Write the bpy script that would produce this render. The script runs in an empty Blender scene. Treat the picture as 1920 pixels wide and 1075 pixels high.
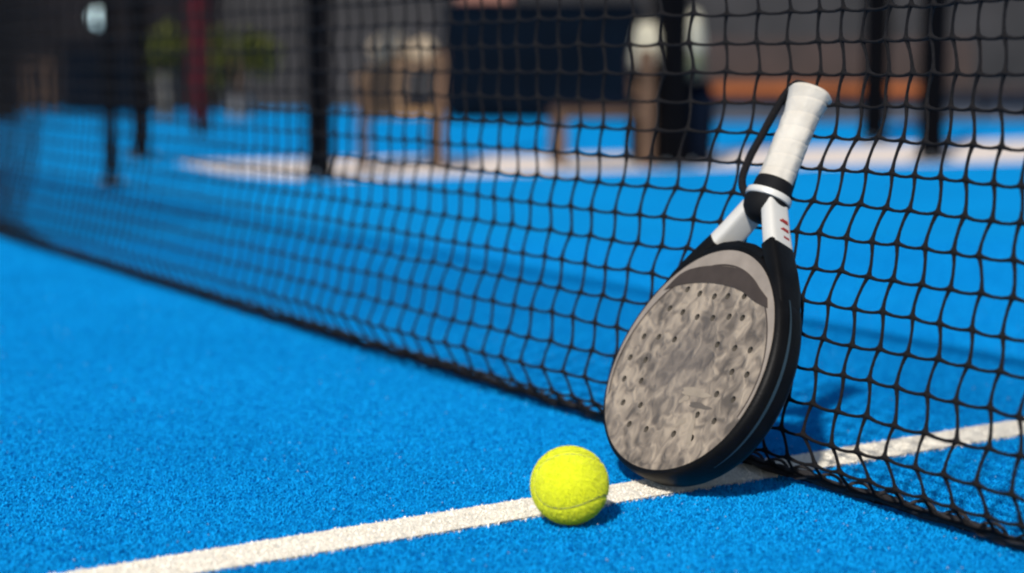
import bpy, bmesh, math, random
import numpy as np
from mathutils import Vector, Matrix, noise as mnoise

R = math.radians
random.seed(7)
rng = np.random.default_rng(11)
scene = bpy.context.scene
COL = scene.collection

# ------------------------------------------------------------------ helpers
def mesh_obj(name, verts, faces, mat, parent=None, smooth=True):
    me = bpy.data.meshes.new(name)
    if isinstance(verts, np.ndarray) and isinstance(faces, np.ndarray):
        nv, nf, k = len(verts), len(faces), faces.shape[1]
        me.vertices.add(nv); me.vertices.foreach_set('co', verts.astype(np.float32).ravel())
        me.loops.add(nf * k); me.loops.foreach_set('vertex_index', faces.astype(np.int32).ravel())
        me.polygons.add(nf)
        me.polygons.foreach_set('loop_start', np.arange(0, nf * k, k, dtype=np.int32))
        me.update(calc_edges=True)
    else:
        me.from_pydata([tuple(v) for v in verts], [], [tuple(f) for f in faces]); me.update()
    me.validate()
    if smooth:
        me.polygons.foreach_set('use_smooth', [True] * len(me.polygons))
    if mat: me.materials.append(mat)
    o = bpy.data.objects.new(name, me); COL.objects.link(o)
    if parent: o.parent = parent
    return o

class MB:
    """collects boxes and tubes, then links them as one mesh object"""
    def __init__(s): s.v = []; s.f = []
    def add(s, v, f):
        b = len(s.v); s.v += [Vector(p) for p in v]; s.f += [tuple(i + b for i in q) for q in f]; return s
    def box(s, c, d, bev=.004, rot=None):
        bm = bmesh.new(); bmesh.ops.create_cube(bm, size=1)
        for v in bm.verts: v.co = Vector((v.co.x * d[0], v.co.y * d[1], v.co.z * d[2]))
        if bev > 0: bmesh.ops.bevel(bm, geom=bm.edges[:], offset=min(bev, min(d) * .45), segments=2, affect='EDGES')
        M = Matrix.Translation(c) @ (rot.to_4x4() if rot else Matrix.Identity(4))
        bm.transform(M); bm.verts.index_update()
        s.add([v.co.copy() for v in bm.verts], [[v.index for v in f.verts] for f in bm.faces]); bm.free(); return s
    def tube(s, pts, r, n=10, caps=True, flat=1.0):
        pts = [Vector(p) for p in pts]; rr = r if hasattr(r, '__len__') else [r] * len(pts)
        up = Vector((0, 0, 1)); d0 = (pts[1] - pts[0]).normalized()
        if abs(d0.z) > .9: up = Vector((0, 1, 0))
        v = []; f = []; prev = None
        for i, p in enumerate(pts):
            d = (pts[min(i + 1, len(pts) - 1)] - pts[max(i - 1, 0)]).normalized()
            a = (prev - d * prev.dot(d)).normalized() if prev else d.cross(up).normalized()
            b = d.cross(a); prev = a
            for k in range(n):
                t = 2 * math.pi * k / n
                v.append(p + a * math.cos(t) * rr[i] + b * math.sin(t) * rr[i] * flat)
        for i in range(len(pts) - 1):
            for k in range(n):
                f.append((i * n + k, i * n + (k + 1) % n, (i + 1) * n + (k + 1) % n, (i + 1) * n + k))
        if caps: f.append(tuple(range(n))[::-1]); f.append(tuple((len(pts) - 1) * n + k for k in range(n)))
        return s.add(v, f)
    def build(s, name, mat, parent=None, smooth=False, M=None):
        v = [M @ p for p in s.v] if M else s.v
        o = mesh_obj(name, v, s.f, mat, parent, smooth)
        if smooth:
            try: o.data.set_sharp_from_angle(angle=R(40))
            except Exception: pass
        return o

def tag(o, label=None, cat=None, group=None, kind=None):
    if label: o['label'] = label
    if cat: o['category'] = cat
    if group: o['group'] = group
    if kind: o['kind'] = kind
    return o

def empty(name, loc, rz=0, label=None, cat=None, group=None):
    o = bpy.data.objects.new(name, None); o.empty_display_size = .1
    o.location = loc; o.rotation_euler = (0, 0, rz); COL.objects.link(o)
    return tag(o, label, cat, group)

def catmull(P, n=10):
    P = [Vector(p) for p in P]; out = []
    for i in range(len(P) - 1):
        a, b, c, d = P[max(i - 1, 0)], P[i], P[i + 1], P[min(i + 2, len(P) - 1)]
        for k in range(n):
            t = k / n
            out.append(.5 * ((2 * b) + (c - a) * t + (2 * a - 5 * b + 4 * c - d) * t * t + (3 * b - a - 3 * c + d) * t ** 3))
    out.append(P[-1]); return out

# ------------------------------------------------------------------ materials
def mat(name, col, rough=.6, var=.15, scale=30, bump=0, bscale=200, col2=None, metallic=0, spec=.5, sheen=0, detail=4, bdist=.002):
    m = bpy.data.materials.new(name); m.use_nodes = True
    nt = m.node_tree; b = nt.nodes['Principled BSDF']
    b.inputs['Roughness'].default_value = rough; b.inputs['Metallic'].default_value = metallic
    b.inputs['Specular IOR Level'].default_value = spec
    if sheen: b.inputs['Sheen Weight'].default_value = sheen
    tc = nt.nodes.new('ShaderNodeTexCoord')
    n = nt.nodes.new('ShaderNodeTexNoise'); n.inputs['Scale'].default_value = scale; n.inputs['Detail'].default_value = detail
    nt.links.new(tc.outputs['Object'], n.inputs['Vector'])
    r = nt.nodes.new('ShaderNodeValToRGB'); nt.links.new(n.outputs['Fac'], r.inputs['Fac'])
    c2 = col2 or tuple(c * (1 - var * 2) for c in col)
    r.color_ramp.elements[0].position = .3; r.color_ramp.elements[1].position = .7
    r.color_ramp.elements[0].color = (*c2, 1); r.color_ramp.elements[1].color = (*col, 1)
    nt.links.new(r.outputs['Color'], b.inputs['Base Color'])
    if bump:
        n2 = nt.nodes.new('ShaderNodeTexNoise'); n2.inputs['Scale'].default_value = bscale; n2.inputs['Detail'].default_value = 5
        nt.links.new(tc.outputs['Object'], n2.inputs['Vector'])
        bp = nt.nodes.new('ShaderNodeBump'); bp.inputs['Strength'].default_value = bump; bp.inputs['Distance'].default_value = bdist
        nt.links.new(n2.outputs['Fac'], bp.inputs['Height']); nt.links.new(bp.outputs['Normal'], b.inputs['Normal'])
    return m

M = {}
BLUE, BLUE2 = (.0012, .232, .565), (.0012, .200, .495)
M['turf'] = mat('blue_turf', BLUE, .9, col2=BLUE2, scale=2.5, bump=.4, bscale=260, spec=.02, detail=12, bdist=.003)
M['fibre'] = mat('blue_fibre', (.003, .272, .630), .85, col2=(.0012, .205, .515), scale=1.8, spec=.04, detail=15)
M['line'] = mat('white_line', (.80, .74, .63), .9, var=.06, scale=40, bump=.8, bscale=300, spec=.1, bdist=.004)
M['line_fibre'] = mat('white_fibre', (.88, .82, .71), .8, var=.06, scale=60, spec=.1)
M['kerb'] = mat('pale_concrete', (.72, .62, .55), .85, var=.12, scale=4, bump=.4, bscale=60)
M['cord'] = mat('black_cord', (.010, .009, .010), .85, var=.3, scale=500, spec=.15, bump=.9, bscale=900, bdist=.0012)
M['hem'] = mat('hem_cord', (.014, .012, .014), .8, var=.25, scale=80, bump=.6, bscale=400)
M['tape'] = mat('white_tape', (.75, .75, .73), .6, var=.05)
M['post'] = mat('black_powder_coat', (.0022, .0022, .003), .75, var=.15, scale=12, bump=.15, bscale=300, spec=.04)
M['steel'] = mat('galvanised', (.45, .46, .47), .4, metallic=.8, scale=20)
M['red'] = mat('red_pad', (.055, .0025, .006), .6, var=.3, scale=6, bump=.3, bscale=30, spec=.15)
M['blackpad'] = mat('black_rubber', (.006, .006, .007), .7, spec=.12)
M['navy'] = mat('navy_panel', (.0009, .0036, .0085), .8, var=.2, scale=3, bump=.3, bscale=40, spec=.04)
M['navyc'] = mat('navy_cloth', (.002, .005, .013), .9, var=.2, scale=10, bump=.4, bscale=200, spec=.05)
M['wood'] = mat('brown_wood', (.125, .072, .045), .7, col2=(.06, .036, .022), scale=14, bump=.3, bscale=60, spec=.15)
M['tan'] = mat('tan_wood', (.26, .15, .065), .7, col2=(.25, .14, .06), scale=14, bump=.3, bscale=60)
M['rattan'] = mat('rattan', (.22, .13, .07), .8, col2=(.10, .058, .03), scale=60, bump=.6, bscale=120)
M['cushion'] = mat('cream_cushion', (.36, .28, .19), .9, var=.12, scale=8, bump=.4, bscale=90)
M['palecush'] = mat('pale_cushion', (.40, .37, .28), .9, var=.12, scale=8, bump=.4, bscale=90)
M['green_cush'] = mat('olive_cushion', (.11, .12, .07), .9, var=.2, scale=8, bump=.4, bscale=90)
M['orange'] = mat('orange_seat', (.40, .115, .035), .7, var=.3, scale=3, spec=.1)
M['brownpanel'] = mat('dark_brown_panel', (.032, .018, .015), .8, var=.25, scale=4)
M['grey'] = mat('grey_plinth', (.055, .055, .065), .8, var=.2, scale=3)
M['wall_l'] = mat('charcoal_cladding', (.0145, .0128, .0145), .9, var=.25, scale=2, spec=.05)
M['wall_r'] = mat('grey_render', (.029, .0255, .0255), .9, var=.3, scale=1.5, bump=.3, bscale=20)
M['leaf'] = mat('olive_leaf', (.10, .108, .014), .7, col2=(.03, .036, .008), scale=12, spec=.2)
M['pot'] = mat('stone_pot', (.07, .062, .052), .85, var=.15, scale=10)
M['palepot'] = mat('pale_stone', (.14, .13, .125), .85, var=.15, scale=10)
M['soil'] = mat('soil', (.02, .015, .01), .95)
M['terra'] = mat('terracotta', (.35, .16, .12), .8, var=.15)

# ------------------------------------------------------------------ camera
H = .3987
PITCH = 7.136
cam_d = bpy.data.cameras.new('camera'); cam = bpy.data.objects.new('camera', cam_d); COL.objects.link(cam)
cam.location = (0, 0, H); cam.rotation_euler = (R(90 - PITCH), 0, 0)
cam_d.sensor_width = 36; cam_d.lens = 61.03; cam_d.clip_end = 400; cam_d.clip_start = .02
cam_d.dof.use_dof = True; cam_d.dof.focus_distance = 1.63; cam_d.dof.aperture_fstop = 2.8
cam_d.dof.aperture_blades = 0
scene.camera = cam

# ------------------------------------------------------------------ light
EL = 40.5; SD = Vector((.30, .954, 0)).normalized()         # horizontal travel of the sunlight
sd = bpy.data.lights.new('sun', 'SUN'); sun = bpy.data.objects.new('sun', sd); COL.objects.link(sun)
sd.energy = 4.3; sd.angle = R(2.2); sd.color = (1, .955, .88)
ld = Vector((SD.x * math.cos(R(EL)), SD.y * math.cos(R(EL)), -math.sin(R(EL))))
sun.rotation_euler = ld.to_track_quat('-Z', 'Y').to_euler(); sun.location = (-3, -5, 6)
world = bpy.data.worlds.new('World'); scene.world = world; world.use_nodes = True
nt = world.node_tree; bg = nt.nodes['Background']
sky = nt.nodes.new('ShaderNodeTexSky'); sky.sky_type = 'NISHITA'; sky.sun_disc = False
sky.sun_elevation = R(EL); sky.sun_rotation = math.atan2(-SD.x, -SD.y)
nt.links.new(sky.outputs['Color'], bg.inputs['Color']); bg.inputs['Strength'].default_value = .09
scene.view_settings.view_transform = 'Standard'; scene.view_settings.look = 'None'
scene.view_settings.exposure = 0.3; scene.view_settings.gamma = 1
scene.render.engine = 'CYCLES'
scene.cycles.filter_width = 2.2

# ------------------------------------------------------------------ court axes
X0 = Vector((.247, 1.7121, 0)); NN = Vector((.515985, -.856597, 0)); WW = Vector((.856597, .515985, 0))
def court(u, v, z=0): return X0 - NN * u + WW * v + Vector((0, 0, z))   # u runs along the net, v away from it

# ------------------------------------------------------------------ ground
GZ = -.003
g = mesh_obj('turf', [(-70, -40, GZ), (70, -40, GZ), (70, 100, GZ), (-70, 100, GZ)], [(0, 1, 2, 3)], M['turf'], smooth=False)
tag(g, kind='structure')

def lc(v): return -.004 + .036 * v                         # centre of the white line
LW = .029
lv, lf = [], []
vs = [-7 + i * .5 for i in range(29)]
for i, v in enumerate(vs):
    lv += [court(lc(v) - LW, v, GZ + .0026), court(lc(v) + LW, v, GZ + .0026)]
    if i: lf.append((2 * i - 2, 2 * i - 1, 2 * i + 1, 2 * i))
tag(mesh_obj('court_line', lv, lf, M['line'], smooth=False), kind='structure')

sl = [court(a, v, GZ + .0045) for a, v in ((-4.4, 6.95), (4.4, 6.95), (4.4, 7.0), (-4.4, 7.0))]
tag(mesh_obj('service_line', sl, [(0, 1, 2, 3)], M['line'], smooth=False), kind='structure')
kp = [(-1.445, 7.50), (-1.10, 6.72), (-.699, 6.33), (.513, 6.961), (2.243, 7.613), (9.0, 11.68), (8.4, 13.25), (2.922, 9.935), (.61, 8.292), (-.765, 7.795)]
kv = [(x, y, .0) for x, y in kp] + [(x, y, -.02) for x, y in kp]; nk = len(kp)
kerb = mesh_obj('concrete_strip', kv, [tuple(range(nk))] + [((i + 1) % nk, i, i + nk, (i + 1) % nk + nk) for i in range(nk)], M['kerb'], smooth=False)
tag(kerb, kind='structure')

# fibres of the carpet near the camera
def fibres(name, P, mt, hgt, wid):
    n = len(P); a = rng.uniform(0, 2 * np.pi, n); ln = hgt * rng.uniform(.6, 1.25, n); w = wid * rng.uniform(.7, 1.3, n)
    lean = rng.uniform(.5, 1.15, n); b = a + rng.normal(0, .8, n)
    dx, dy = np.cos(a), np.sin(a); px, py = -np.sin(b), np.cos(b)
    z0 = np.full(n, GZ)
    def ring(t, s, wf):
        cx = P[:, 0] + dx * ln * lean * s; cy = P[:, 1] + dy * ln * lean * s; cz = z0 + ln * t * np.sqrt(np.clip(1 - .6 * lean ** 2, .12, 1))
        return np.stack([np.stack([cx - px * w * wf, cy - py * w * wf, cz], 1), np.stack([cx + px * w * wf, cy + py * w * wf, cz], 1)], 1)
    V = np.concatenate([ring(0, 0, .5), ring(.62, .25, .5), ring(1, .85, .3)], 1).reshape(-1, 3)
    k = np.arange(n)[:, None] * 6
    F = np.concatenate([k + np.array([0, 1, 3, 2]), k + np.array([2, 3, 5, 4])], 0)
    return mesh_obj(name, V, F, mt, smooth=False)
n = 620000
yy = 1.12 + (4.1 - 1.12) * rng.random(n) ** 2.0
xx = (rng.random(n) * 2 - 1) * (.36 * yy + .05)
P = np.stack([xx, yy], 1)
d = P - np.array([X0.x, X0.y]); uu = -(d @ np.array([NN.x, NN.y])); vv = d @ np.array([WW.x, WW.y])
off = uu - (-.004 + .036 * vv); edge = LW + .0009 * np.sin(vv * 390 + 2 * np.sin(vv * 97)) + rng.normal(0, .0005, n)
on = np.abs(off) < edge
tag(fibres('turf_fibres', P[~on], M['fibre'], .0031, .0012), kind='stuff', label='short blue artificial turf fibres around the racket and ball', cat='turf')
Pl = P[on]; Pl = np.concatenate([Pl, Pl + rng.normal(0, .002, Pl.shape)])
tag(fibres('line_fibres', Pl, M['line_fibre'], .0038, .0013), kind='stuff', label='short white turf fibres along the painted court line', cat='turf')

# grains of silica sand lying in the pile
ns = 1600
ys = 1.15 + 1.9 * rng.random(ns) ** 1.2; xs_ = (rng.random(ns) * 2 - 1) * (.34 * ys)
cl_ = np.array([mnoise.noise(Vector((a * 5, b_ * 5, 3))) for a, b_ in zip(xs_, ys)])
kp_ = cl_ > rng.uniform(-.35, .45, ns)
sp = np.stack([xs_, ys], 1)[kp_]; ns = len(sp)
oct_ = np.array([(1, 0, 0), (-1, 0, 0), (0, 1, 0), (0, -1, 0), (0, 0, 1), (0, 0, -1)], float)
of_ = np.array([(0, 2, 4), (2, 1, 4), (1, 3, 4), (3, 0, 4), (2, 0, 5), (1, 2, 5), (3, 1, 5), (0, 3, 5)])
sz = rng.uniform(.0003, .0008, (ns, 1, 1)) * rng.uniform(.6, 1.3, (ns, 6, 1))
V = (np.concatenate([sp, rng.uniform(.0005, .002, (ns, 1))], 1)[:, None, :] + oct_[None] * sz).reshape(-1, 3)
F = (np.arange(ns)[:, None, None] * 6 + of_[None]).reshape(-1, 3)
M['sand'] = mat('silica_sand', (.42, .48, .52), .8, spec=.2, scale=300)
tag(mesh_obj('sand_grains', V, F, M['sand'], smooth=False), kind='stuff', label='pale sand grains scattered in the blue turf', cat='sand')

# ------------------------------------------------------------------ net
NU0, NU1, DU, DZ = -136, 118, .0425, .0315
NZ = 28
def smooth_noise(a, s): return mnoise.noise(Vector((a * s, s * 3.1, 1.7)))
_i = np.arange(NU0, NU1 + 1)
US = np.where(_i >= 0, _i * .0425, _i * .0368)
slow = np.array([smooth_noise(u, 1.7) for u in US]); slow2 = np.array([smooth_noise(u, 6.0) for u in US])
zz = [0.003, .012, .030, .058, .090]
while len(zz) <= NZ: zz.append(zz[-1] + DZ)
zz = np.array(zz); TOP = zz[-1]
belly_z = [0, .012, .03, .058, .1, .2, .3, 1.0]; belly_v = [.012, -.012, -.034, -.044, -.034, -.010, 0, 0]
G = np.zeros((len(US), len(zz), 3))
for i, u in enumerate(US):
    for j, z in enumerate(zz):
        v = np.interp(z, belly_z, belly_v) * (1 + .5 * slow[i])
        k = np.exp(-((u + .005) / .24) ** 2)
        rise = np.interp(z, [0, .17, .24, .31, .38, .46, .6, .9], [0, 0, .018, .046, .070, .068, .045, 0])
        v += rise * k
        v += .004 * slow2[i] * math.sin(math.pi * min(z / TOP, 1))
        ju = .0044 * mnoise.noise(Vector((u * 31, z * 47, 0))) + (.0026 if (j % 2) else -.0026)
        jz = .0030 * mnoise.noise(Vector((u * 23, z * 29, 5))) + .002 * slow2[i] * (z / TOP)
        jv = .003 * mnoise.noise(Vector((u * 17, z * 19, 9)))
        zc = max(z + jz - .02 * (1 - min(abs(u) / 4, 1)) * z / TOP, .003)
        p = court(u + ju, v + jv, zc); G[i, j] = p
def cords(A, B, sagz, bow):
    """tubes from A to B (n,3), thicker at the knots"""
    n = len(A); ts = [0, .12, .35, .65, .88, 1]; rad = [.0033, .0020, .00155, .00155, .0020, .0033]; S = 6
    D = B - A; L = np.linalg.norm(D, axis=1, keepdims=True); D = D / L
    ref = np.array([NN.x, NN.y, .35])[None] if abs(D[0, 2]) > .7 else np.array([0, 0, 1.0])[None]
    a = np.cross(D, ref); a /= np.linalg.norm(a, axis=1, keepdims=True); b = np.cross(D, a)
    V = np.zeros((n, len(ts), S, 3))
    for q, t in enumerate(ts):
        s = 4 * t * (1 - t)
        c = A + (B - A) * t + np.array([0, 0, -1.0])[None] * sagz * s + np.array([-NN.x, -NN.y, 0])[None] * (bow[:, None] * s)
        for k in range(S):
            an = 2 * np.pi * k / S
            V[:, q, k] = c + (a * np.cos(an) + b * np.sin(an)) * rad[q]
    base = (np.arange(n) * len(ts) * S)[:, None]; F = []
    for q in range(len(ts) - 1):
        for k in range(S):
            F.append(base + np.array([q * S + k, q * S + (k + 1) % S, (q + 1) * S + (k + 1) % S, (q + 1) * S + k]))
    return V.reshape(-1, 3), np.concatenate(F, 0)
h1, f1 = cords(G[:-1].reshape(-1, 3), G[1:].reshape(-1, 3), .0026, np.zeros((len(US) - 1) * len(zz)))
bowv = np.tile(np.where(np.arange(len(zz) - 1) % 2, .0020, -.0020), len(US))
h2, f2 = cords(G[:, :-1].reshape(-1, 3), G[:, 1:].reshape(-1, 3), 0, bowv)
net = empty('court_net', court(0, 0), 0, 'black knotted net strung low across the blue court behind the racket', 'net')
def under(o, root):                                          # keep world coordinates while parenting
    o.parent = root; o.matrix_parent_inverse = root.matrix_basis.inverted(); return o
under(mesh_obj('mesh', np.concatenate([h1, h2]), np.concatenate([f1, f2 + len(h1)]), M['cord']), net)
# second layer of cords, added to darken the far end of the net
k0 = int(np.argmin(np.abs(US - 2.52)))
G2 = G[k0:] + np.array([WW.x, WW.y, 0])[None, None] * .012 + np.array([0, 0, .013])[None, None] - np.array([NN.x, NN.y, 0])[None, None] * .019
h3, f3 = cords(G2[:-1].reshape(-1, 3), G2[1:].reshape(-1, 3), .0026, np.zeros((len(G2) - 1) * len(zz)))
h4, f4 = cords(G2[:, :-1].reshape(-1, 3), G2[:, 1:].reshape(-1, 3), 0, np.zeros(len(G2) * (len(zz) - 1)))
under(mesh_obj('darkening_mesh', np.concatenate([h3, h4]), np.concatenate([f3, f4 + len(h3)]), M['cord']), net)
hem = MB()
US2 = np.linspace(US[0], US[-1], 700)
def hv(u): return float(np.interp(u, US, slow2))
hem.tube([court(u, .006 * hv(u) + .0012 * math.sin(u * 140), .006 + .0015 * math.sin(u * 61)) for u in US2], .0052, 8)
under(hem.build('hem_cord', M['hem'], smooth=True), net)
lace = MB()
US3 = np.linspace(-1.2, 5, 2600)
lace.tube([court(u, .006 * hv(u) + .0065 * math.cos(u * 150 + 2 * math.sin(u * 7)), .009 + .006 * math.sin(u * 150 + 2 * math.sin(u * 7))) for u in US3], .0017, 6)
lace.tube([court(u, -.006 + .006 * hv(u) + .008 * mnoise.noise(Vector((u * 30, 0, 0))), .008 + .007 * mnoise.noise(Vector((u * 37, 3, 0)))) for u in US3], .0019, 6)
under(lace.build('lacing', M['hem'], smooth=True), net)
tb = MB()
tv, tf = [], []
for i, u in enumerate(US):
    t = Vector(G[i, -1])
    for dv, dz in ((-.006, -.026), (-.007, .005), (0, .012), (.007, .005), (.006, -.026)): tv.append(t + WW * dv + Vector((0, 0, dz)))
    if i:
        b = (i - 1) * 5
        for k in range(4): tf.append((b + k, b + k + 1, b + k + 6, b + k + 5))
under(mesh_obj('top_band', tv, tf, M['tape']), net)
for s in (-1, 1):
    pr = court(s * 5.06, 0)
    t = empty('net_post', pr, 0, 'black steel net post at the %s end of the court net' % ('far' if s > 0 else 'near'), 'net post', 'steel posts holding up the court net')
    MB().tube([(0, 0, 0), (0, 0, .5), (0, 0, .97)], .038, 20).build('tube', M['post'], t, True)
    MB().box((0, 0, .006), (.18, .18, .012)).build('base_plate', M['post'], t)
    MB().tube([(0, 0, .97), (0, 0, .985), (0, 0, .99)], [.041, .041, .02], 20).build('cap', M['blackpad'], t, True)

# ------------------------------------------------------------------ racket
RO = Vector((.13618849, 1.62268048, .0081495)); RA = Vector((.38696468, .28946951, .87548029)).normalized()
RX = Vector((.51788705, -.85378146, .0533875)); RX = (RX - RA * RX.dot(RA)).normalized(); RN = RX.cross(RA)
racket = empty('padel_racket', RO, 0, 'grey faced racket with white grip leaning against the net on the line', 'racket')
racket.matrix_basis = Matrix(((RX.x, RA.x, RN.x, RO.x), (RX.y, RA.y, RN.y, RO.y), (RX.z, RA.z, RN.z, RO.z), (0, 0, 0, 1)))
TH = .0329; hz = TH / 2
def outline(k=120, inset=0.0):
    pts = []
    for i in range(k):
        t = 2 * math.pi * i / k
        pts.append(Vector((.12135 * math.sin(t) * (1 + .012 * math.cos(t) + .0138 * math.cos(t) ** 2), .12156 - .12156 * math.cos(t) - .0084 * math.sin(t) ** 2)))
    if inset:
        q = []
        for i in range(k):
            d = (pts[(i + 1) % k] - pts[i - 1]).normalized(); q.append(pts[i] + Vector((-d.y, d.x)) * inset)
        pts = q
    return pts
M['frame'] = mat('racket_frame', (.004, .0038, .004), .5, var=.25, scale=40, spec=.12, bump=.15, bscale=300)
M['band'] = mat('face_band', (.048, .037, .032), .75, spec=.15, var=.12, scale=60)
M['rim'] = mat('face_border', (.26, .215, .175), .5, var=.12, scale=50)
M['arm'] = mat('white_gloss', (.52, .50, .46), .4, var=.04, scale=30)
M['redmark'] = mat('red_mark', (.28, .02, .014), .5)
M['stripe'] = mat('pale_stripe', (.018, .036, .048), .5)
M['holeink'] = mat('hole_wall', (.10, .085, .068), .8)

fm = bpy.data.materials.new('racket_face'); fm.use_nodes = True
nt = fm.node_tree; b = nt.nodes['Principled BSDF']; b.inputs['Roughness'].default_value = .55
tc = nt.nodes.new('ShaderNodeTexCoord')
mp = nt.nodes.new('ShaderNodeMapping'); mp.inputs['Scale'].default_value = (1.1, .95, 1); mp.inputs['Rotation'].default_value = (0, 0, .25)
nt.links.new(tc.outputs['Object'], mp.inputs['Vector'])
n1 = nt.nodes.new('ShaderNodeTexNoise'); n1.inputs['Scale'].default_value = 66; n1.inputs['Detail'].default_value = 1.6; n1.inputs['Distortion'].default_value = .9
n2 = nt.nodes.new('ShaderNodeTexNoise'); n2.inputs['Scale'].default_value = 16; n2.inputs['Detail'].default_value = 2
nt.links.new(mp.outputs['Vector'], n1.inputs['Vector']); nt.links.new(mp.outputs['Vector'], n2.inputs['Vector'])
mx = nt.nodes.new('ShaderNodeMath'); mx.operation = 'MULTIPLY_ADD'; mx.inputs[1].default_value = .55
nt.links.new(n2.outputs['Fac'], mx.inputs[0]); nt.links.new(n1.outputs['Fac'], mx.inputs[2])
cr = nt.nodes.new('ShaderNodeValToRGB'); nt.links.new(mx.outputs[0], cr.inputs['Fac'])
cr.color_ramp.elements[0].position = .58; cr.color_ramp.elements[0].color = (.080, .064, .050, 1)
cr.color_ramp.elements[1].position = .98; cr.color_ramp.elements[1].color = (.30, .242, .182, 1)
e = cr.color_ramp.elements.new(.76); e.color = (.172, .138, .106, 1)
# greyer printed patch in the middle of the face
sx = nt.nodes.new('ShaderNodeVectorMath'); sx.operation = 'DISTANCE'; sx.inputs[1].default_value = (-.005, .115, hz)
nt.links.new(tc.outputs['Object'], sx.inputs[0])
n3 = nt.nodes.new('ShaderNodeMath'); n3.operation = 'MULTIPLY_ADD'; n3.inputs[1].default_value = .05
nt.links.new(n1.outputs['Fac'], n3.inputs[0]); nt.links.new(sx.outputs['Value'], n3.inputs[2])
mr = nt.nodes.new('ShaderNodeMapRange'); mr.inputs['From Min'].default_value = .04; mr.inputs['From Max'].default_value = .085; mr.inputs['To Min'].default_value = .5; mr.inputs['To Max'].default_value = 0
nt.links.new(n3.outputs[0], mr.inputs['Value'])
cm = nt.nodes.new('ShaderNodeMixRGB'); cm.inputs['Color2'].default_value = (.100, .084, .074, 1)
nt.links.new(mr.outputs['Result'], cm.inputs['Fac']); nt.links.new(cr.outputs['Color'], cm.inputs['Color1'])
nt.links.new(cm.outputs['Color'], b.inputs['Base Color'])
bp = nt.nodes.new('ShaderNodeBump'); bp.inputs['Strength'].default_value = .85; bp.inputs['Distance'].default_value = .004
nt.links.new(n1.outputs['Fac'], bp.inputs['Height']); nt.links.new(bp.outputs['Normal'], b.inputs['Normal'])
M['face'] = fm

# frame: a rounded profile swept round the outline
prof = [(.010, -hz), (.0035, -hz), (.0012, -hz + .003), (0, -.010), (-.0004, 0), (0, .010), (.0012, hz - .003), (.0035, hz), (.010, hz)]
K = 160; rings = [outline(K, i) for i, _ in prof]
fv, ff = [], []
for (ins, z), ring in zip(prof, rings): fv += [(p.x, p.y, z) for p in ring]
for a in range(len(prof) - 1):
    for k in range(K): ff.append((a * K + k, a * K + (k + 1) % K, (a + 1) * K + (k + 1) % K, (a + 1) * K + k))
frame = mesh_obj('frame', fv, ff, M['frame'], racket)
# slim pale stripe let into the outer side
sv, sf = [], []
o0 = outline(K, -.0009)
i0, i1 = 18, 62
for k in range(i0, i1 + 1):
    wz = .0013 * math.sin(math.pi * (k - i0) / (i1 - i0)) + .0004
    sv += [(o0[k].x, o0[k].y, .003 - wz), (o0[k].x, o0[k].y, .003 + wz)]
    if k > i0: q = 2 * (k - i0); sf.append((q - 2, q - 1, q + 1, q))
mesh_obj('side_stripe', sv, sf, M['stripe'], frame)

# drilled hole pattern: seven rows kept clear of the rim
holes = []
rows = [(.187, [-.046, -.023, 0, .022, .044]), (.1635, [-.062, -.038, -.0135, .011, .034, .056]), (.140, [-.084, -.060, -.034, .034, .060, .084]),
        (.116, [-.092, -.066, .070, .092]), (.092, [-.088, -.060, .062, .088]), (.068, [-.074, -.046, .046, .074]), (.046, [-.050, -.022, .022, .050])]
for y, xs in rows:
    for x in xs: holes.append((x + rng.uniform(-.0012, .0012), y + rng.uniform(-.0012, .0012) + .10 * abs(x) * (1 if y > .15 else -.3)))
HR = .0035
def plate(name, z, inset, mt, parent, flip, seg=12):
    bm = bmesh.new()
    loops = [[(p.x, p.y) for p in outline(K, inset)]] + [[(x + HR * math.cos(2 * math.pi * k / seg), y + HR * math.sin(2 * math.pi * k / seg)) for k in range(seg)] for x, y in holes]
    for L in loops:
        vs = [bm.verts.new((x, y, z)) for x, y in L]
        for a in range(len(vs)): bm.edges.new((vs[a], vs[(a + 1) % len(vs)]))
    bmesh.ops.triangle_fill(bm, edges=bm.edges[:], use_beauty=True, normal=(0, 0, -1 if flip else 1))
    bmesh.ops.recalc_face_normals(bm, faces=bm.faces[:])
    if sum(f.normal.z * f.calc_area() for f in bm.faces) * (-1 if flip else 1) < 0: bmesh.ops.reverse_faces(bm, faces=bm.faces[:])
    me = bpy.data.meshes.new(name); bm.to_mesh(me); bm.free(); me.materials.append(mt)
    o = bpy.data.objects.new(name, me); COL.objects.link(o); o.parent = parent; return o
face = plate('face', hz + .0004, .0065, M['face'], racket, False)
plate('face', -hz - .0004, .0065, M['face'], racket, True)
hw = MB()
for x, y in holes:
    hw.tube([(x, y, -hz - .0003), (x, y, 0), (x, y, hz + .0003)], HR, 12, caps=False)
hw.build('hole_sleeve', M['holeink'], face, True)
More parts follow.
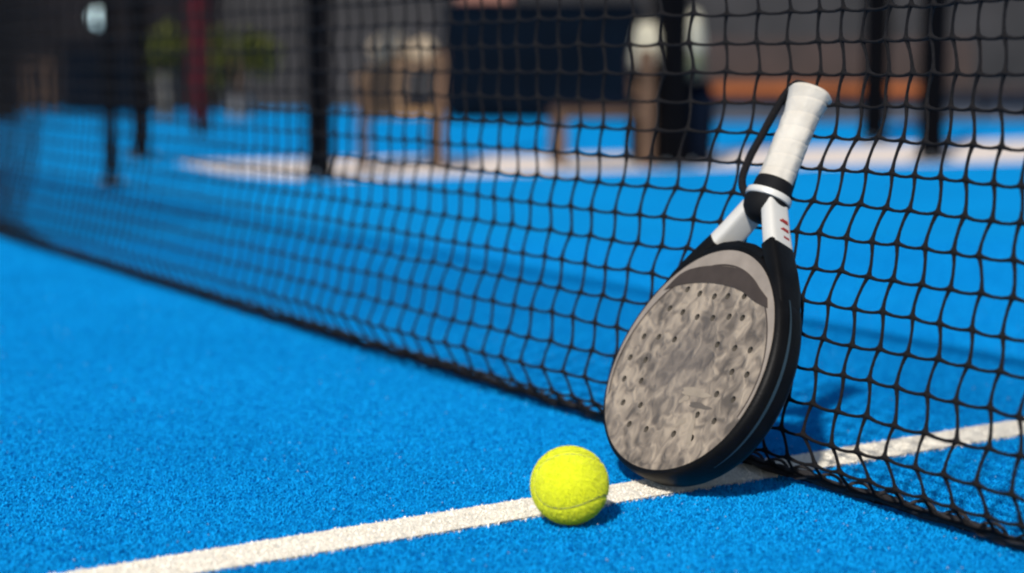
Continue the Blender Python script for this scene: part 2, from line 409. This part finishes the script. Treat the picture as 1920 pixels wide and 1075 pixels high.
# border ring, thin keyline, dark printed band, small pale and dark marks
def strip(name, A, B, z, mt, parent):
    v = []; f = []
    for i, (a, c) in enumerate(zip(A, B)):
        v += [(a.x, a.y, z), (c.x, c.y, z)]
        if i: f.append((2 * i - 2, 2 * i - 1, 2 * i + 1, 2 * i))
    o = mesh_obj(name, v, f, mt, parent, False)
    bm = bmesh.new(); bm.from_mesh(o.data)
    if sum(q.normal.z for q in bm.faces) < 0: bmesh.ops.reverse_faces(bm, faces=bm.faces[:])
    bm.to_mesh(o.data); bm.free(); return o
def inner(k):                                               # border is broad at the throat, vanishing at the toe
    p = outline(K, .0066)[k]; t = 2 * math.pi * k / K
    w = .0115 * max(0, -math.cos(t)) ** 1.2 + .0035
    d = (Vector((0, .12)) - p).normalized(); return p + d * w
OA = outline(K, .0066); sel = list(range(30, K - 29))
strip('border', [OA[k] for k in sel], [inner(k) for k in sel], hz + .0008, M['rim'], face)
strip('keyline', [inner(k) for k in sel], [inner(k) + (Vector((0, .12)) - inner(k)).normalized() * .0016 for k in sel], hz + .0009, M['band'], face)
bt = catmull([(-.082, .188, 0), (-.066, .207, 0), (-.045, .2155, 0), (-.015, .219, 0), (.02, .2175, 0), (.045, .210, 0), (.066, .198, 0), (.080, .190, 0)], 8)
bb = catmull([(-.076, .190, 0), (-.062, .195, 0), (-.040, .199, 0), (-.012, .2005, 0), (.016, .199, 0), (.040, .1945, 0), (.062, .186, 0), (.086, .180, 0)], 8)
strip('dark_band', bt, bb, hz + .0012, M['band'], face)
def blob(cx, cy, a, bb_, ang):
    P = []
    for k in range(24):
        t = 2 * math.pi * k / 24; rr = 1 + .18 * math.sin(3 * t + cx * 900) + .1 * math.sin(5 * t)
        x, y = a * math.cos(t) * rr, bb_ * math.sin(t) * rr
        P.append((cx + x * math.cos(ang) - y * math.sin(ang), cy + x * math.sin(ang) + y * math.cos(ang), hz + .0007))
    return P
def blobs(name, L, mt):
    v = []; f = []
    for q in L: P = blob(*q); f.append(tuple(range(len(v), len(v) + 24))); v += P
    mesh_obj(name, v, f, mt, face, False)
M['palemark'] = mat('pale_mark', (.27, .220, .165), .6, var=.1, scale=100)
M['darkmark'] = mat('dark_mark', (.10, .082, .066), .6, var=.1, scale=100)
blobs('pale_print', [(.030, .0885, .022, .0042, -.05), (.018, .0805, .007, .003, .5), (.046, .052, .0035, .016, .25), (.026, .057, .009, .003, .6)], M['palemark'])
blobs('dark_print', [(.044, .0765, .017, .0028, -.04)], M['darkmark'])

# throat arms, shoulders, collar, grip
def rbox_tube(pts, hw_, hd, name, mt, parent, n=20):
    """rounded-rectangle section swept in the racket plane"""
    v = []; f = []
    for i, p in enumerate(pts):
        p = Vector((p[0], p[1], 0)); q0 = Vector((*pts[max(i - 1, 0)][:2], 0)); q1 = Vector((*pts[min(i + 1, len(pts) - 1)][:2], 0))
        d = (q1 - q0).normalized(); a = Vector((d.y, -d.x, 0))
        w = hw_[i] if hasattr(hw_, '__len__') else hw_; h = hd[i] if hasattr(hd, '__len__') else hd
        for k in range(n):
            t = 2 * math.pi * k / n; c, s = math.cos(t), math.sin(t)
            v.append(p + a * w * math.copysign(abs(c) ** .45, c) + Vector((0, 0, h * math.copysign(abs(s) ** .45, s))))
    for i in range(len(pts) - 1):
        for k in range(n): f.append((i * n + k, (i + 1) * n + k, (i + 1) * n + (k + 1) % n, i * n + (k + 1) % n))
    f.append(tuple(range(n))); f.append(tuple((len(pts) - 1) * n + k for k in range(n))[::-1])
    o = mesh_obj(name, v, f, mt, parent); o.data.set_sharp_from_angle(angle=R(50)); return o
for s in (-1, 1):
    arm = rbox_tube([(s * .0135, .2945), (s * .018, .287), (s * .0305, .268), (s * .0445, .248)], [.0075, .0078, .008, .0085], [.0135, .0140, .0145, .015], 'throat_arm', M['arm'], racket)
    if s > 0:
        rm = MB()
        for y, hh in ((.2785, .0026), (.2695, .0023), (.261, .0022)):
            tt = (.300 - y) / .052; xx_ = .0105 + .034 * tt + .0068 + .0022
            q = MB().box((xx_, y, -.004), (.0012, hh * 1.7, .0080), .0004, Matrix.Rotation(-.58 * -1, 3, 'Z'))
            rm.add(q.v, q.f)
            q = MB().box((xx_ + .0004, y - .001, .0012), (.0012, hh * .9, .003), .0004, Matrix.Rotation(.58, 3, 'Z'))
            rm.add(q.v, q.f)
        rm.build('red_lettering', M['redmark'], arm)
    rbox_tube([(s * .042, .2495), (s * .052, .238), (s * .0640, .224), (s * .0790, .206), (s * .0930, .186)], [.0093, .0092, .0088, .0075, .005], [.0158, .0162, .0164, .0160, .0140], 'shoulder', M['frame'], racket)
rbox_tube([(-.046, .2335), (-.022, .2420), (0, .2445), (.022, .2420), (.046, .2335)], .0052, .0156, 'bridge', M['frame'], racket)

def lathe(name, prof_, mt, parent, n=28, wob=0, flat=.88, M8=False):
    v = []; f = []
    for i, (y, r) in enumerate(prof_):
        for k in range(n):
            t = 2 * math.pi * k / n
            rr = r * (1 + wob * mnoise.noise(Vector((math.cos(t) * 2.2, y * 130, math.sin(t) * 2.2))))
            if M8: rr *= 1 + .018 * math.cos(8 * t)
            v.append((rr * math.cos(t), y, rr * math.sin(t) * flat))
    m = len(prof_)
    for i in range(m - 1):
        for k in range(n): f.append((i * n + k, (i + 1) * n + k, (i + 1) * n + (k + 1) % n, i * n + (k + 1) % n))
    f.append(tuple(range(n))); f.append(tuple((m - 1) * n + k for k in range(n))[::-1])
    o = mesh_obj(name, v, f, mt, parent); o.data.set_sharp_from_angle(angle=R(60)); return o
M['grip'] = mat('white_overgrip', (.52, .48, .415), .9, col2=(.43, .39, .33), scale=45, bump=.5, bscale=130, detail=6)
gp_ = []
NS = 130
for i in range(NS):
    y = .316 + (.4185 - .316) * i / (NS - 1)
    base = .0172 + .0004 * math.sin(y * 60) + .0052 * max(0, (y - .392) / .0265) ** 1.3
    ph = ((y - .316) / .0155) % 1
    base += .0007 * (ph ** 3) - .0005 * math.exp(-((ph - .02) / .05) ** 2)
    gp_.append((y, base))
# the wrap spirals: shift the lap with the angle
gv, gf = [], []; n = 40
for i, (y, r0) in enumerate(gp_):
    for k in range(n):
        t = 2 * math.pi * k / n
        ph = ((y - .316) / .0155 + k / n) % 1
        base = .0182 + .0052 * max(0, (y - .390) / .0285) ** 1.4 + .0004 * ph - .0005 * math.exp(-(min(ph, 1 - ph) / .06) ** 2)
        base *= 1 + .03 * mnoise.noise(Vector((math.cos(t) * 1.6, y * 90, math.sin(t) * 1.6))) + .016 * math.cos(8 * t)
        if i == NS - 1: base *= .97
        gv.append((base * math.cos(t), y, base * math.sin(t) * .92))
for i in range(NS - 1):
    for k in range(n): gf.append((i * n + k, (i + 1) * n + k, (i + 1) * n + (k + 1) % n, i * n + (k + 1) % n))
gf.append(tuple(range(n)))
grip = mesh_obj('grip', gv, gf, M['grip'], racket)
r_end = .0222
lathe('butt_cap', [(.4185, r_end * .985), (.4200, r_end * .97), (.4213, r_end * .90), (.4222, r_end * .72), (.4225, r_end * .3)], M['grip'], grip, wob=.03, flat=.92)
coll = lathe('collar', [(.2770, .0120), (.2810, .0175), (.2860, .0212), (.2920, .0228), (.2985, .0226), (.3040, .0212), (.3060, .0204), (.3180, .0196), (.3205, .0188)], M['blackpad'], racket, flat=.95)
lathe('white_ring', [(.2990, .0222), (.2997, .0240), (.3025, .0244), (.3058, .0238), (.3066, .0205)], M['arm'], coll, flat=.95)
wc = MB()
wc.tube(catmull([(.004, .4205, .004), (-.012, .4265, .003), (-.0270, .4285, .002), (-.0385, .4170, .001), (-.0455, .396, 0), (-.0505, .372, 0), (-.0525, .345, .002), (-.0480, .322, .004), (-.0390, .309, .003), (-.0280, .301, -.002), (-.0150, .296, -.008)], 8), .0041, 10)
wc.build('wrist_cord', M['cord'], racket, True)

# ------------------------------------------------------------------ ball
ball = empty('tennis_ball', (.0510, 1.5020, .0335), 0, 'bright yellow tennis ball resting on the white court line', 'ball')
BR = .0335
bm_ = bpy.data.materials.new('ball_felt'); bm_.use_nodes = True
nt = bm_.node_tree; b = nt.nodes['Principled BSDF']; b.inputs['Roughness'].default_value = .95; b.inputs['Specular IOR Level'].default_value = .15
b.inputs['Sheen Weight'].default_value = .22; b.inputs['Sheen Roughness'].default_value = .6; b.inputs['Sheen Tint'].default_value = (1, 1, .7, 1)
tc = nt.nodes.new('ShaderNodeTexCoord'); n1 = nt.nodes.new('ShaderNodeTexNoise'); n1.inputs['Scale'].default_value = 220; n1.inputs['Detail'].default_value = 4
nt.links.new(tc.outputs['Object'], n1.inputs['Vector'])
cr = nt.nodes.new('ShaderNodeValToRGB'); nt.links.new(n1.outputs['Fac'], cr.inputs['Fac'])
cr.color_ramp.elements[0].position = .3; cr.color_ramp.elements[1].position = .75
cr.color_ramp.elements[0].color = (.70, .745, .008, 1); cr.color_ramp.elements[1].color = (.80, .83, .025, 1)
nt.links.new(cr.outputs['Color'], b.inputs['Base Color'])
bp = nt.nodes.new('ShaderNodeBump'); bp.inputs['Strength'].default_value = .3; bp.inputs['Distance'].default_value = .0008
nt.links.new(n1.outputs['Fac'], bp.inputs['Height']); nt.links.new(bp.outputs['Normal'], b.inputs['Normal'])
M['felt'] = bm_
M['seam'] = mat('ball_seam', (.30, .32, .09), .8, var=.15, scale=200)
def seam_pt(t, a=.72, c=.28):
    return Vector((a * math.cos(t) + c * math.cos(3 * t), a * math.sin(t) - c * math.sin(3 * t), 2 * math.sqrt(a * c) * math.sin(2 * t)))
_q = R(-21); _e1 = Vector((.035, -math.cos(_q), math.sin(_q))).normalized(); _e3 = Vector((1, 0, .20)); _e3 = (_e3 - _e1 * _e3.dot(_e1)).normalized(); _e2 = _e3.cross(_e1)
SR = Matrix(((_e1.x, _e2.x, _e3.x), (_e1.y, _e2.y, _e3.y), (_e1.z, _e2.z, _e3.z)))
seam = [SR @ seam_pt(2 * math.pi * k / 240).normalized() for k in range(240)]
seam_n = np.array([list(p) for p in seam])
bmx = bmesh.new(); bmesh.ops.create_icosphere(bmx, subdivisions=6, radius=1)
for v in bmx.verts:
    p = v.co.normalized()
    dmin = float(np.min(np.sum((seam_n - np.array(p)[None]) ** 2, 1))) ** .5
    r = BR * (1 - .022 * math.exp(-(dmin / .045) ** 2) + .0022 * mnoise.noise(p * 9))
    v.co = p * r
me = bpy.data.meshes.new('felt'); bmx.to_mesh(me); bmx.free(); me.materials.append(M['felt'])
me.polygons.foreach_set('use_smooth', [True] * len(me.polygons))
fo = bpy.data.objects.new('felt', me); COL.objects.link(fo); fo.parent = ball
MB().tube([p * BR * .992 for p in seam] + [seam[0] * BR * .992], .00075, 8, caps=False).build('seam', M['seam'], ball, True)
# fuzz: short hairs over the felt
nh = 52000
q = rng.normal(size=(nh, 3)); q /= np.linalg.norm(q, axis=1, keepdims=True)
dm = np.array([np.min(np.sum((seam_n - p) ** 2, 1)) for p in q]) ** .5
q = q[dm > .055]; nh = len(q)
tg = np.cross(q, rng.normal(size=(nh, 3))); tg /= np.linalg.norm(tg, axis=1, keepdims=True); sd_ = np.cross(q, tg)
L = .0018 * rng.uniform(.4, 1.4, (nh, 1)); wv = .00013
r0 = q * BR * .997; mid = q * (BR + L * .5) + tg * L * .35; tip = q * (BR + L * .75) + tg * L * 1.0
V = np.stack([r0 - sd_ * wv, r0 + sd_ * wv, mid + sd_ * wv, mid - sd_ * wv, tip + sd_ * wv * .5, tip - sd_ * wv * .5], 1).reshape(-1, 3)
k = np.arange(nh)[:, None] * 6
F = np.concatenate([k + np.array([0, 1, 2, 3]), k + np.array([3, 2, 4, 5])], 0)
fz = mesh_obj('fuzz', V, F, M['felt'], ball, False); fz['kind'] = 'stuff'

# ------------------------------------------------------------------ fence posts along the court side
def post(x, y, w, label, h=3.0, flare=.2, root=None, group='black posts of the court fences', depth=None):
    t = empty('fence_post', (x, y, 0), R(31), label, 'post', group)
    MB().box((0, 0, h / 2 + .008), (w, depth or w, h - .016), .006).build('shaft', M['post'], t)
    MB().box((0, 0, .006), (flare, flare, .012), .003).build('base_plate', M['post'], t)
    for a, c in ((1, 1), (1, -1), (-1, 1), (-1, -1)):
        MB().tube([(a * flare * .38, c * flare * .38, .012), (a * flare * .38, c * flare * .38, .028)], .009, 6).build('bolt', M['steel'], t)
    MB().box((0, 0, h + .004), (w + .01, (depth or w) + .01, .024), .004).build('cap', M['blackpad'], t)
    return t
post(-1.370, 5.941, .040, 'thin black post just right of the small round wall lamp', flare=.07)
post(-.706, 6.379, .078, 'black post left of the brown armchair, rising from the pale concrete strip', flare=.10)
post(.650, 7.152, .108, 'thick black post standing in front of a pale cushioned chair', flare=.17)
post(1.834, 7.613, .088, 'black post at the right end of the orange bench with a flared foot', flare=.13)
post(-1.662, 7.795, .066, 'black post between the round lamp and the red padded pole', flare=.13)
post(-3.96, 13.6, .19, 'wide dark post at the far left edge of the court', flare=.24)
post(2.02, 9.713, .105, 'dark post beyond the strip, standing before the middle of the orange bench', flare=.13)

rp = empty('padded_pole', (-1.92, 10.75, 0), R(10), 'dark red padded pole with a black foot beside the olive plants', 'pole')
MB().tube([(0, 0, .10), (0, 0, 1.2), (0, 0, 2.4)], .066, 24).build('pad', M['red'], rp, True)
MB().tube([(0, 0, 0), (0, 0, .05), (0, 0, .10)], [.05, .048, .046], 20).build('foot', M['blackpad'], rp, True)
MB().tube([(0, 0, 2.4), (0, 0, 2.9), (0, 0, 3.0)], .04, 16).build('pole', M['post'], rp, True)

# ------------------------------------------------------------------ lounge furniture beyond the strip
def cushion(c, d, mt, name, parent, rot=None, puff=.35):
    bm = bmesh.new(); bmesh.ops.create_cube(bm, size=1); bmesh.ops.subdivide_edges(bm, edges=bm.edges[:], cuts=7, use_grid_fill=True)
    for v in bm.verts:
        x, y, z = v.co * 2
        f = (1 - puff * (abs(x) ** 3 * .5 + abs(z) ** 3 * .5))
        v.co = Vector((x * d[0] / 2 * (1 - .1 * abs(z) ** 2), y * d[1] / 2 * f * (1 - .35 * max(abs(x), abs(z)) ** 4), z * d[2] / 2 * (1 - .1 * abs(x) ** 2)))
        v.co += Vector((0, 0, 1)) * .012 * mnoise.noise(Vector((x * 1.5, y, z * 1.5)))
    bmesh.ops.bevel(bm, geom=[e for e in bm.edges if e.calc_face_angle(0) > .8], offset=.008, segments=2, affect='EDGES')
    bm.transform(Matrix.Translation(c) @ (rot.to_4x4() if rot else Matrix.Identity(4)))
    me = bpy.data.meshes.new(name); bm.to_mesh(me); bm.free(); me.materials.append(mt)
    me.polygons.foreach_set('use_smooth', [True] * len(me.polygons))
    o = bpy.data.objects.new(name, me); COL.objects.link(o); o.parent = parent; return o

# low armchair seen from its side: front legs left, tall back legs right
ch = empty('armchair', (-.455, 7.15, 0), R(6), 'low brown wicker armchair with plump cream pillows on top', 'armchair', 'wooden lounge chairs beside the court')
W2, D2 = .19, .16
for sy in (-1, 1):
    MB().box((-.155, sy * D2, .19), (.036, .036, .38), .006).build('leg', M['wood'], ch)
    MB().box((.150, sy * D2, .235), (.044, .044, .47), .006, Matrix.Rotation(R(2), 3, 'Y')).build('leg', M['wood'], ch)
    MB().box((-.01, sy * D2, .395), (.36, .045, .032), .008, Matrix.Rotation(R(-12), 3, 'Y')).build('armrest', M['rattan'], ch)
w = MB()
for k in range(9): w.box((-.150 + .019 * k, -D2 - .002, .315 + .004 * k), (.013, .014, .17 + .008 * k), .003)
for k in range(8): w.box((-.072, -D2 - .006 + .008 * (k % 2), .238 + .022 * k), (.17, .012, .016), .003)
w.build('wicker_panel', M['rattan'], ch)
MB().box((0, 0, .222), (.34, .34, .036), .008).build('seat', M['tan'], ch)
MB().box((-.02, 0, .258), (.27, .29, .035), .012).build('seat_pad', M['navyc'], ch)
MB().box((.145, 0, .36), (.03, .30, .2), .01).build('backrest', M['rattan'], ch)
cushion(Vector((-.045, -.02, .475)), (.15, .24, .13), M['cushion'], 'pillow', ch, Matrix.Rotation(R(-22), 3, 'Y'))
cushion(Vector((.085, -.05, .465)), (.10, .22, .11), M['cushion'], 'pillow', ch, Matrix.Rotation(R(38), 3, 'Y'))

c2 = empty('armchair', (.515, 7.24, 0), R(4), 'wooden chair with pale cushions on its back, partly behind the thick black post', 'armchair', 'wooden lounge chairs beside the court')
for sy in (-1, 1):
    MB().box((-.325, sy * .17, .12), (.036, .036, .24), .005).build('leg', M['wood'], c2)
    MB().box((.020, sy * .17, .235), (.050, .045, .47), .006).build('leg', M['wood'], c2)
MB().box((-.15, 0, .225), (.39, .38, .035), .006).build('seat_frame', M['wood'], c2)
MB().box((-.15, 0, .262), (.35, .34, .04), .012).build('seat_pad', M['navyc'], c2)
MB().box((.02, 0, .43), (.06, .38, .10), .01).build('back_rail', M['wood'], c2)
cushion(Vector((.045, -.02, .485)), (.125, .20, .21), M['palecush'], 'back_cushion', c2, Matrix.Rotation(R(8), 3, 'Y'))
cushion(Vector((.205, -.02, .53)), (.13, .20, .22), M['palecush'], 'back_cushion', c2, Matrix.Rotation(R(-6), 3, 'Y'))
cushion(Vector((.215, -.03, .425)), (.12, .18, .13), M['green_cush'], 'side_cushion', c2)
bg_ = empty('kit_bag', (.750, 7.34, 0), R(5), 'upright dark navy kit bag behind the thick black post', 'bag')
cushion(Vector((0, 0, .17)), (.19, .19, .35), M['navyc'], 'body', bg_)
MB().tube(catmull([(-.05, -.02, .33), (-.04, -.02, .37), (.04, -.02, .37), (.05, -.02, .33)], 6), .009, 8).build('handle', M['blackpad'], bg_, True)

# navy counter
nc = empty('navy_counter', (.24, 13.95, 0), R(0), 'large dark navy blue panelled counter in the middle distance', 'counter')
MB().box((0, 0, .458), (1.56, .5, .836), .012).build('body', M['navy'], nc)
MB().box((0, 0, .897), (1.60, .55, .04), .01).build('top', M['navy'], nc)
MB().box((0, .02, .02), (1.46, .42, .04), .005).build('plinth', M['blackpad'], nc)
for k in (-1, 0, 1): MB().box((k * .51, -.253, .44), (.47, .012, .66), .005).build('panel', M['navy'], nc)
tp = empty('planter', (.0, 13.9, .917), 0, 'low terracotta planter on top of the navy counter', 'planter')
MB().box((-.22, 0, .06), (.44, .16, .12), .02).build('trough', M['terra'], tp)
MB().box((-.22, 0, .118), (.40, .13, .012), .004).build('soil', M['soil'], tp)

nb = empty('storage_box', (-3.65, 16.1, 0), 0, 'dark navy storage box against the charcoal wall, left of the red padded pole', 'storage box')
MB().box((0, 0, .29), (.82, .5, .56), .012).build('body', M['navy'], nb)
MB().box((0, -.005, .59), (.86, .55, .045), .015).build('lid', M['navy'], nb)
MB().box((0, -.256, .5), (.14, .012, .05), .004).build('latch', M['blackpad'], nb)
wc_ = empty('wooden_stool', (-4.36, 16.1, 0), R(8), 'slim brown wooden stool beside the navy storage box', 'stool')
for a, c in ((1, 1), (1, -1), (-1, 1), (-1, -1)): MB().box((a * .10, c * .10, .21), (.035, .035, .42), .005).build('leg', M['wood'], wc_)
MB().box((0, 0, .44), (.28, .28, .04), .008).build('seat', M['wood'], wc_)
MB().box((0, 0, .16), (.22, .22, .03), .005).build('shelf', M['wood'], wc_)

ob = empty('bench', (2.55, 13.3, 0), R(2), 'long low bench with an orange seat and dark brown back', 'bench')
MB().box((-.19, 0, .245), (1.72, .42, .085), .015).build('seat', M['orange'], ob)
MB().box((0, .26, .46), (2.1, .05, .36), .015, Matrix.Rotation(R(-6), 3, 'X')).build('backrest', M['brownpanel'], ob)
MB().box((0, .05, .10), (2.0, .30, .20), .01).build('plinth', M['grey'], ob)
MB().box((1.35, 0, .245), (1.3, .40, .085), .01).build('end_shelf', M['brownpanel'], ob)
MB().box((1.5, .06, .10), (.9, .28, .20), .01).build('plinth', M['grey'], ob)

# potted olive bushes
def bush(x, y, s, label, potm, ph, pw, cx, cz, rx, rz_, nl):
    t = empty('potted_shrub', (x, y, 0), random.uniform(0, 6), label, 'potted plant', 'potted shrubs by the charcoal wall')
    MB().tube([(0, 0, 0), (0, 0, ph * .5), (0, 0, ph * .94), (0, 0, ph)], [pw * .38, pw * .46, pw * .5, pw * .53], 24).build('pot', potm, t, True)
    MB().tube([(0, 0, ph + .001), (0, 0, ph + .006)], pw * .46, 20).build('soil', M['soil'], t)
    br = MB()
    for k in range(9):
        a = random.uniform(0, 6.28); rr = random.uniform(.3, .9) * rx
        br.tube(catmull([(0, 0, ph), (math.cos(a) * rr * .3, math.sin(a) * rr * .3, (ph + cz) / 2), (math.cos(a) * rr, math.sin(a) * rr, cz + random.uniform(-.1, .6) * rz_)], 4), [.012 - .001 * i for i in range(9)], 6)
    br.build('stem', M['wood'], t, True)
    v = []; f = []
    cl = [Vector((random.gauss(0, .62) * rx, random.gauss(0, .62) * rx, cz + random.gauss(0, .62) * rz_)) for _ in range(15)]
    for k in range(nl):
        c = random.choice(cl) + Vector([random.gauss(0, .18) * rx for _ in range(3)])
        a = Vector([random.gauss(0, 1) for _ in range(3)]).normalized(); bb_ = a.cross(Vector((random.gauss(0, 1), random.gauss(0, 1), 1))).normalized()
        l = s * random.uniform(.6, 1.2); ww = l * .28; i = len(v)
        v += [c - a * l * .5, c + bb_ * ww, c + a * l * .5, c - bb_ * ww]; f.append((i, i + 1, i + 2, i + 3))
    mesh_obj('foliage', v, f, M['leaf'], t, False)
bush(-2.80, 14.1, .07, 'olive green shrub in a stone pot left of the red padded pole', M['pot'], .36, .17, 0, .56, .13, .16, 1500)
bush(-2.26, 14.5, .07, 'wider olive green shrub in a pale pot right of the red padded pole', M['palepot'], .16, .26, .0, .52, .21, .22, 2400)

# ------------------------------------------------------------------ building behind
bw = empty('clubhouse', (0, 17.4, 0), 0, 'dark clubhouse wall of charcoal cladding and grey render closing the background', 'building')
cl = MB()
for k in range(34):
    cl.box((-10.9 + .24 * k, -.02 + .012 * (k % 2), 2.1), (.225, .05, 4.2), .006)
cl.build('cladding', M['wall_l'], bw)
MB().box((-6.95, .12, 2.1), (8.2, .2, 4.2), .01).build('wall', M['wall_l'], bw)
MB().box((5.0, .06, 2.1), (15.7, .3, 4.2), .01).build('wall', M['wall_r'], bw)
MB().box((.9, .3, 4.3), (24.6, 1.6, .16), .02).build('roof', M['grey'], bw)
for k in range(5):
    MB().box((1.4 + 2.3 * k, -.10, 2.1), (.05, .05, 4.2), .01).build('downpipe' if k == 9 else 'pilaster', M['wall_l'], bw)
lm = bpy.data.materials.new('lamp_glass'); lm.use_nodes = True
b = lm.node_tree.nodes['Principled BSDF']; b.inputs['Base Color'].default_value = (.7, .85, .85, 1)
b.inputs['Emission Color'].default_value = (.62, .90, .95, 1); b.inputs['Emission Strength'].default_value = .8
wl = empty('wall_lamp', (-4.06, 17.33, .905), 0, 'small round pale lamp on the dark wall, left of the thin post', 'lamp')
v = []; f = []; n = 28
for i in range(7):
    a = math.pi / 2 * i / 6
    for k in range(n): t = 2 * math.pi * k / n; v.append((.095 * math.cos(a) * math.cos(t) + 1e-5 * k, -.075 * math.sin(a) - .02, .095 * math.cos(a) * math.sin(t)))
for i in range(6):
    for k in range(n): f.append((i * n + k, i * n + (k + 1) % n, (i + 1) * n + (k + 1) % n, (i + 1) * n + k))
mesh_obj('globe', v, f, lm, wl)
MB().tube([(0, 0, 0), (0, -.02, 0)], .105, 28).build('back_plate', M['post'], wl, True)
MB().tube(catmull([(-.09, -.03, .05), (-.03, -.10, .045), (.03, -.105, .02), (.012, -.10, -.03)], 6), .012, 8).build('guard', M['post'], wl, True)
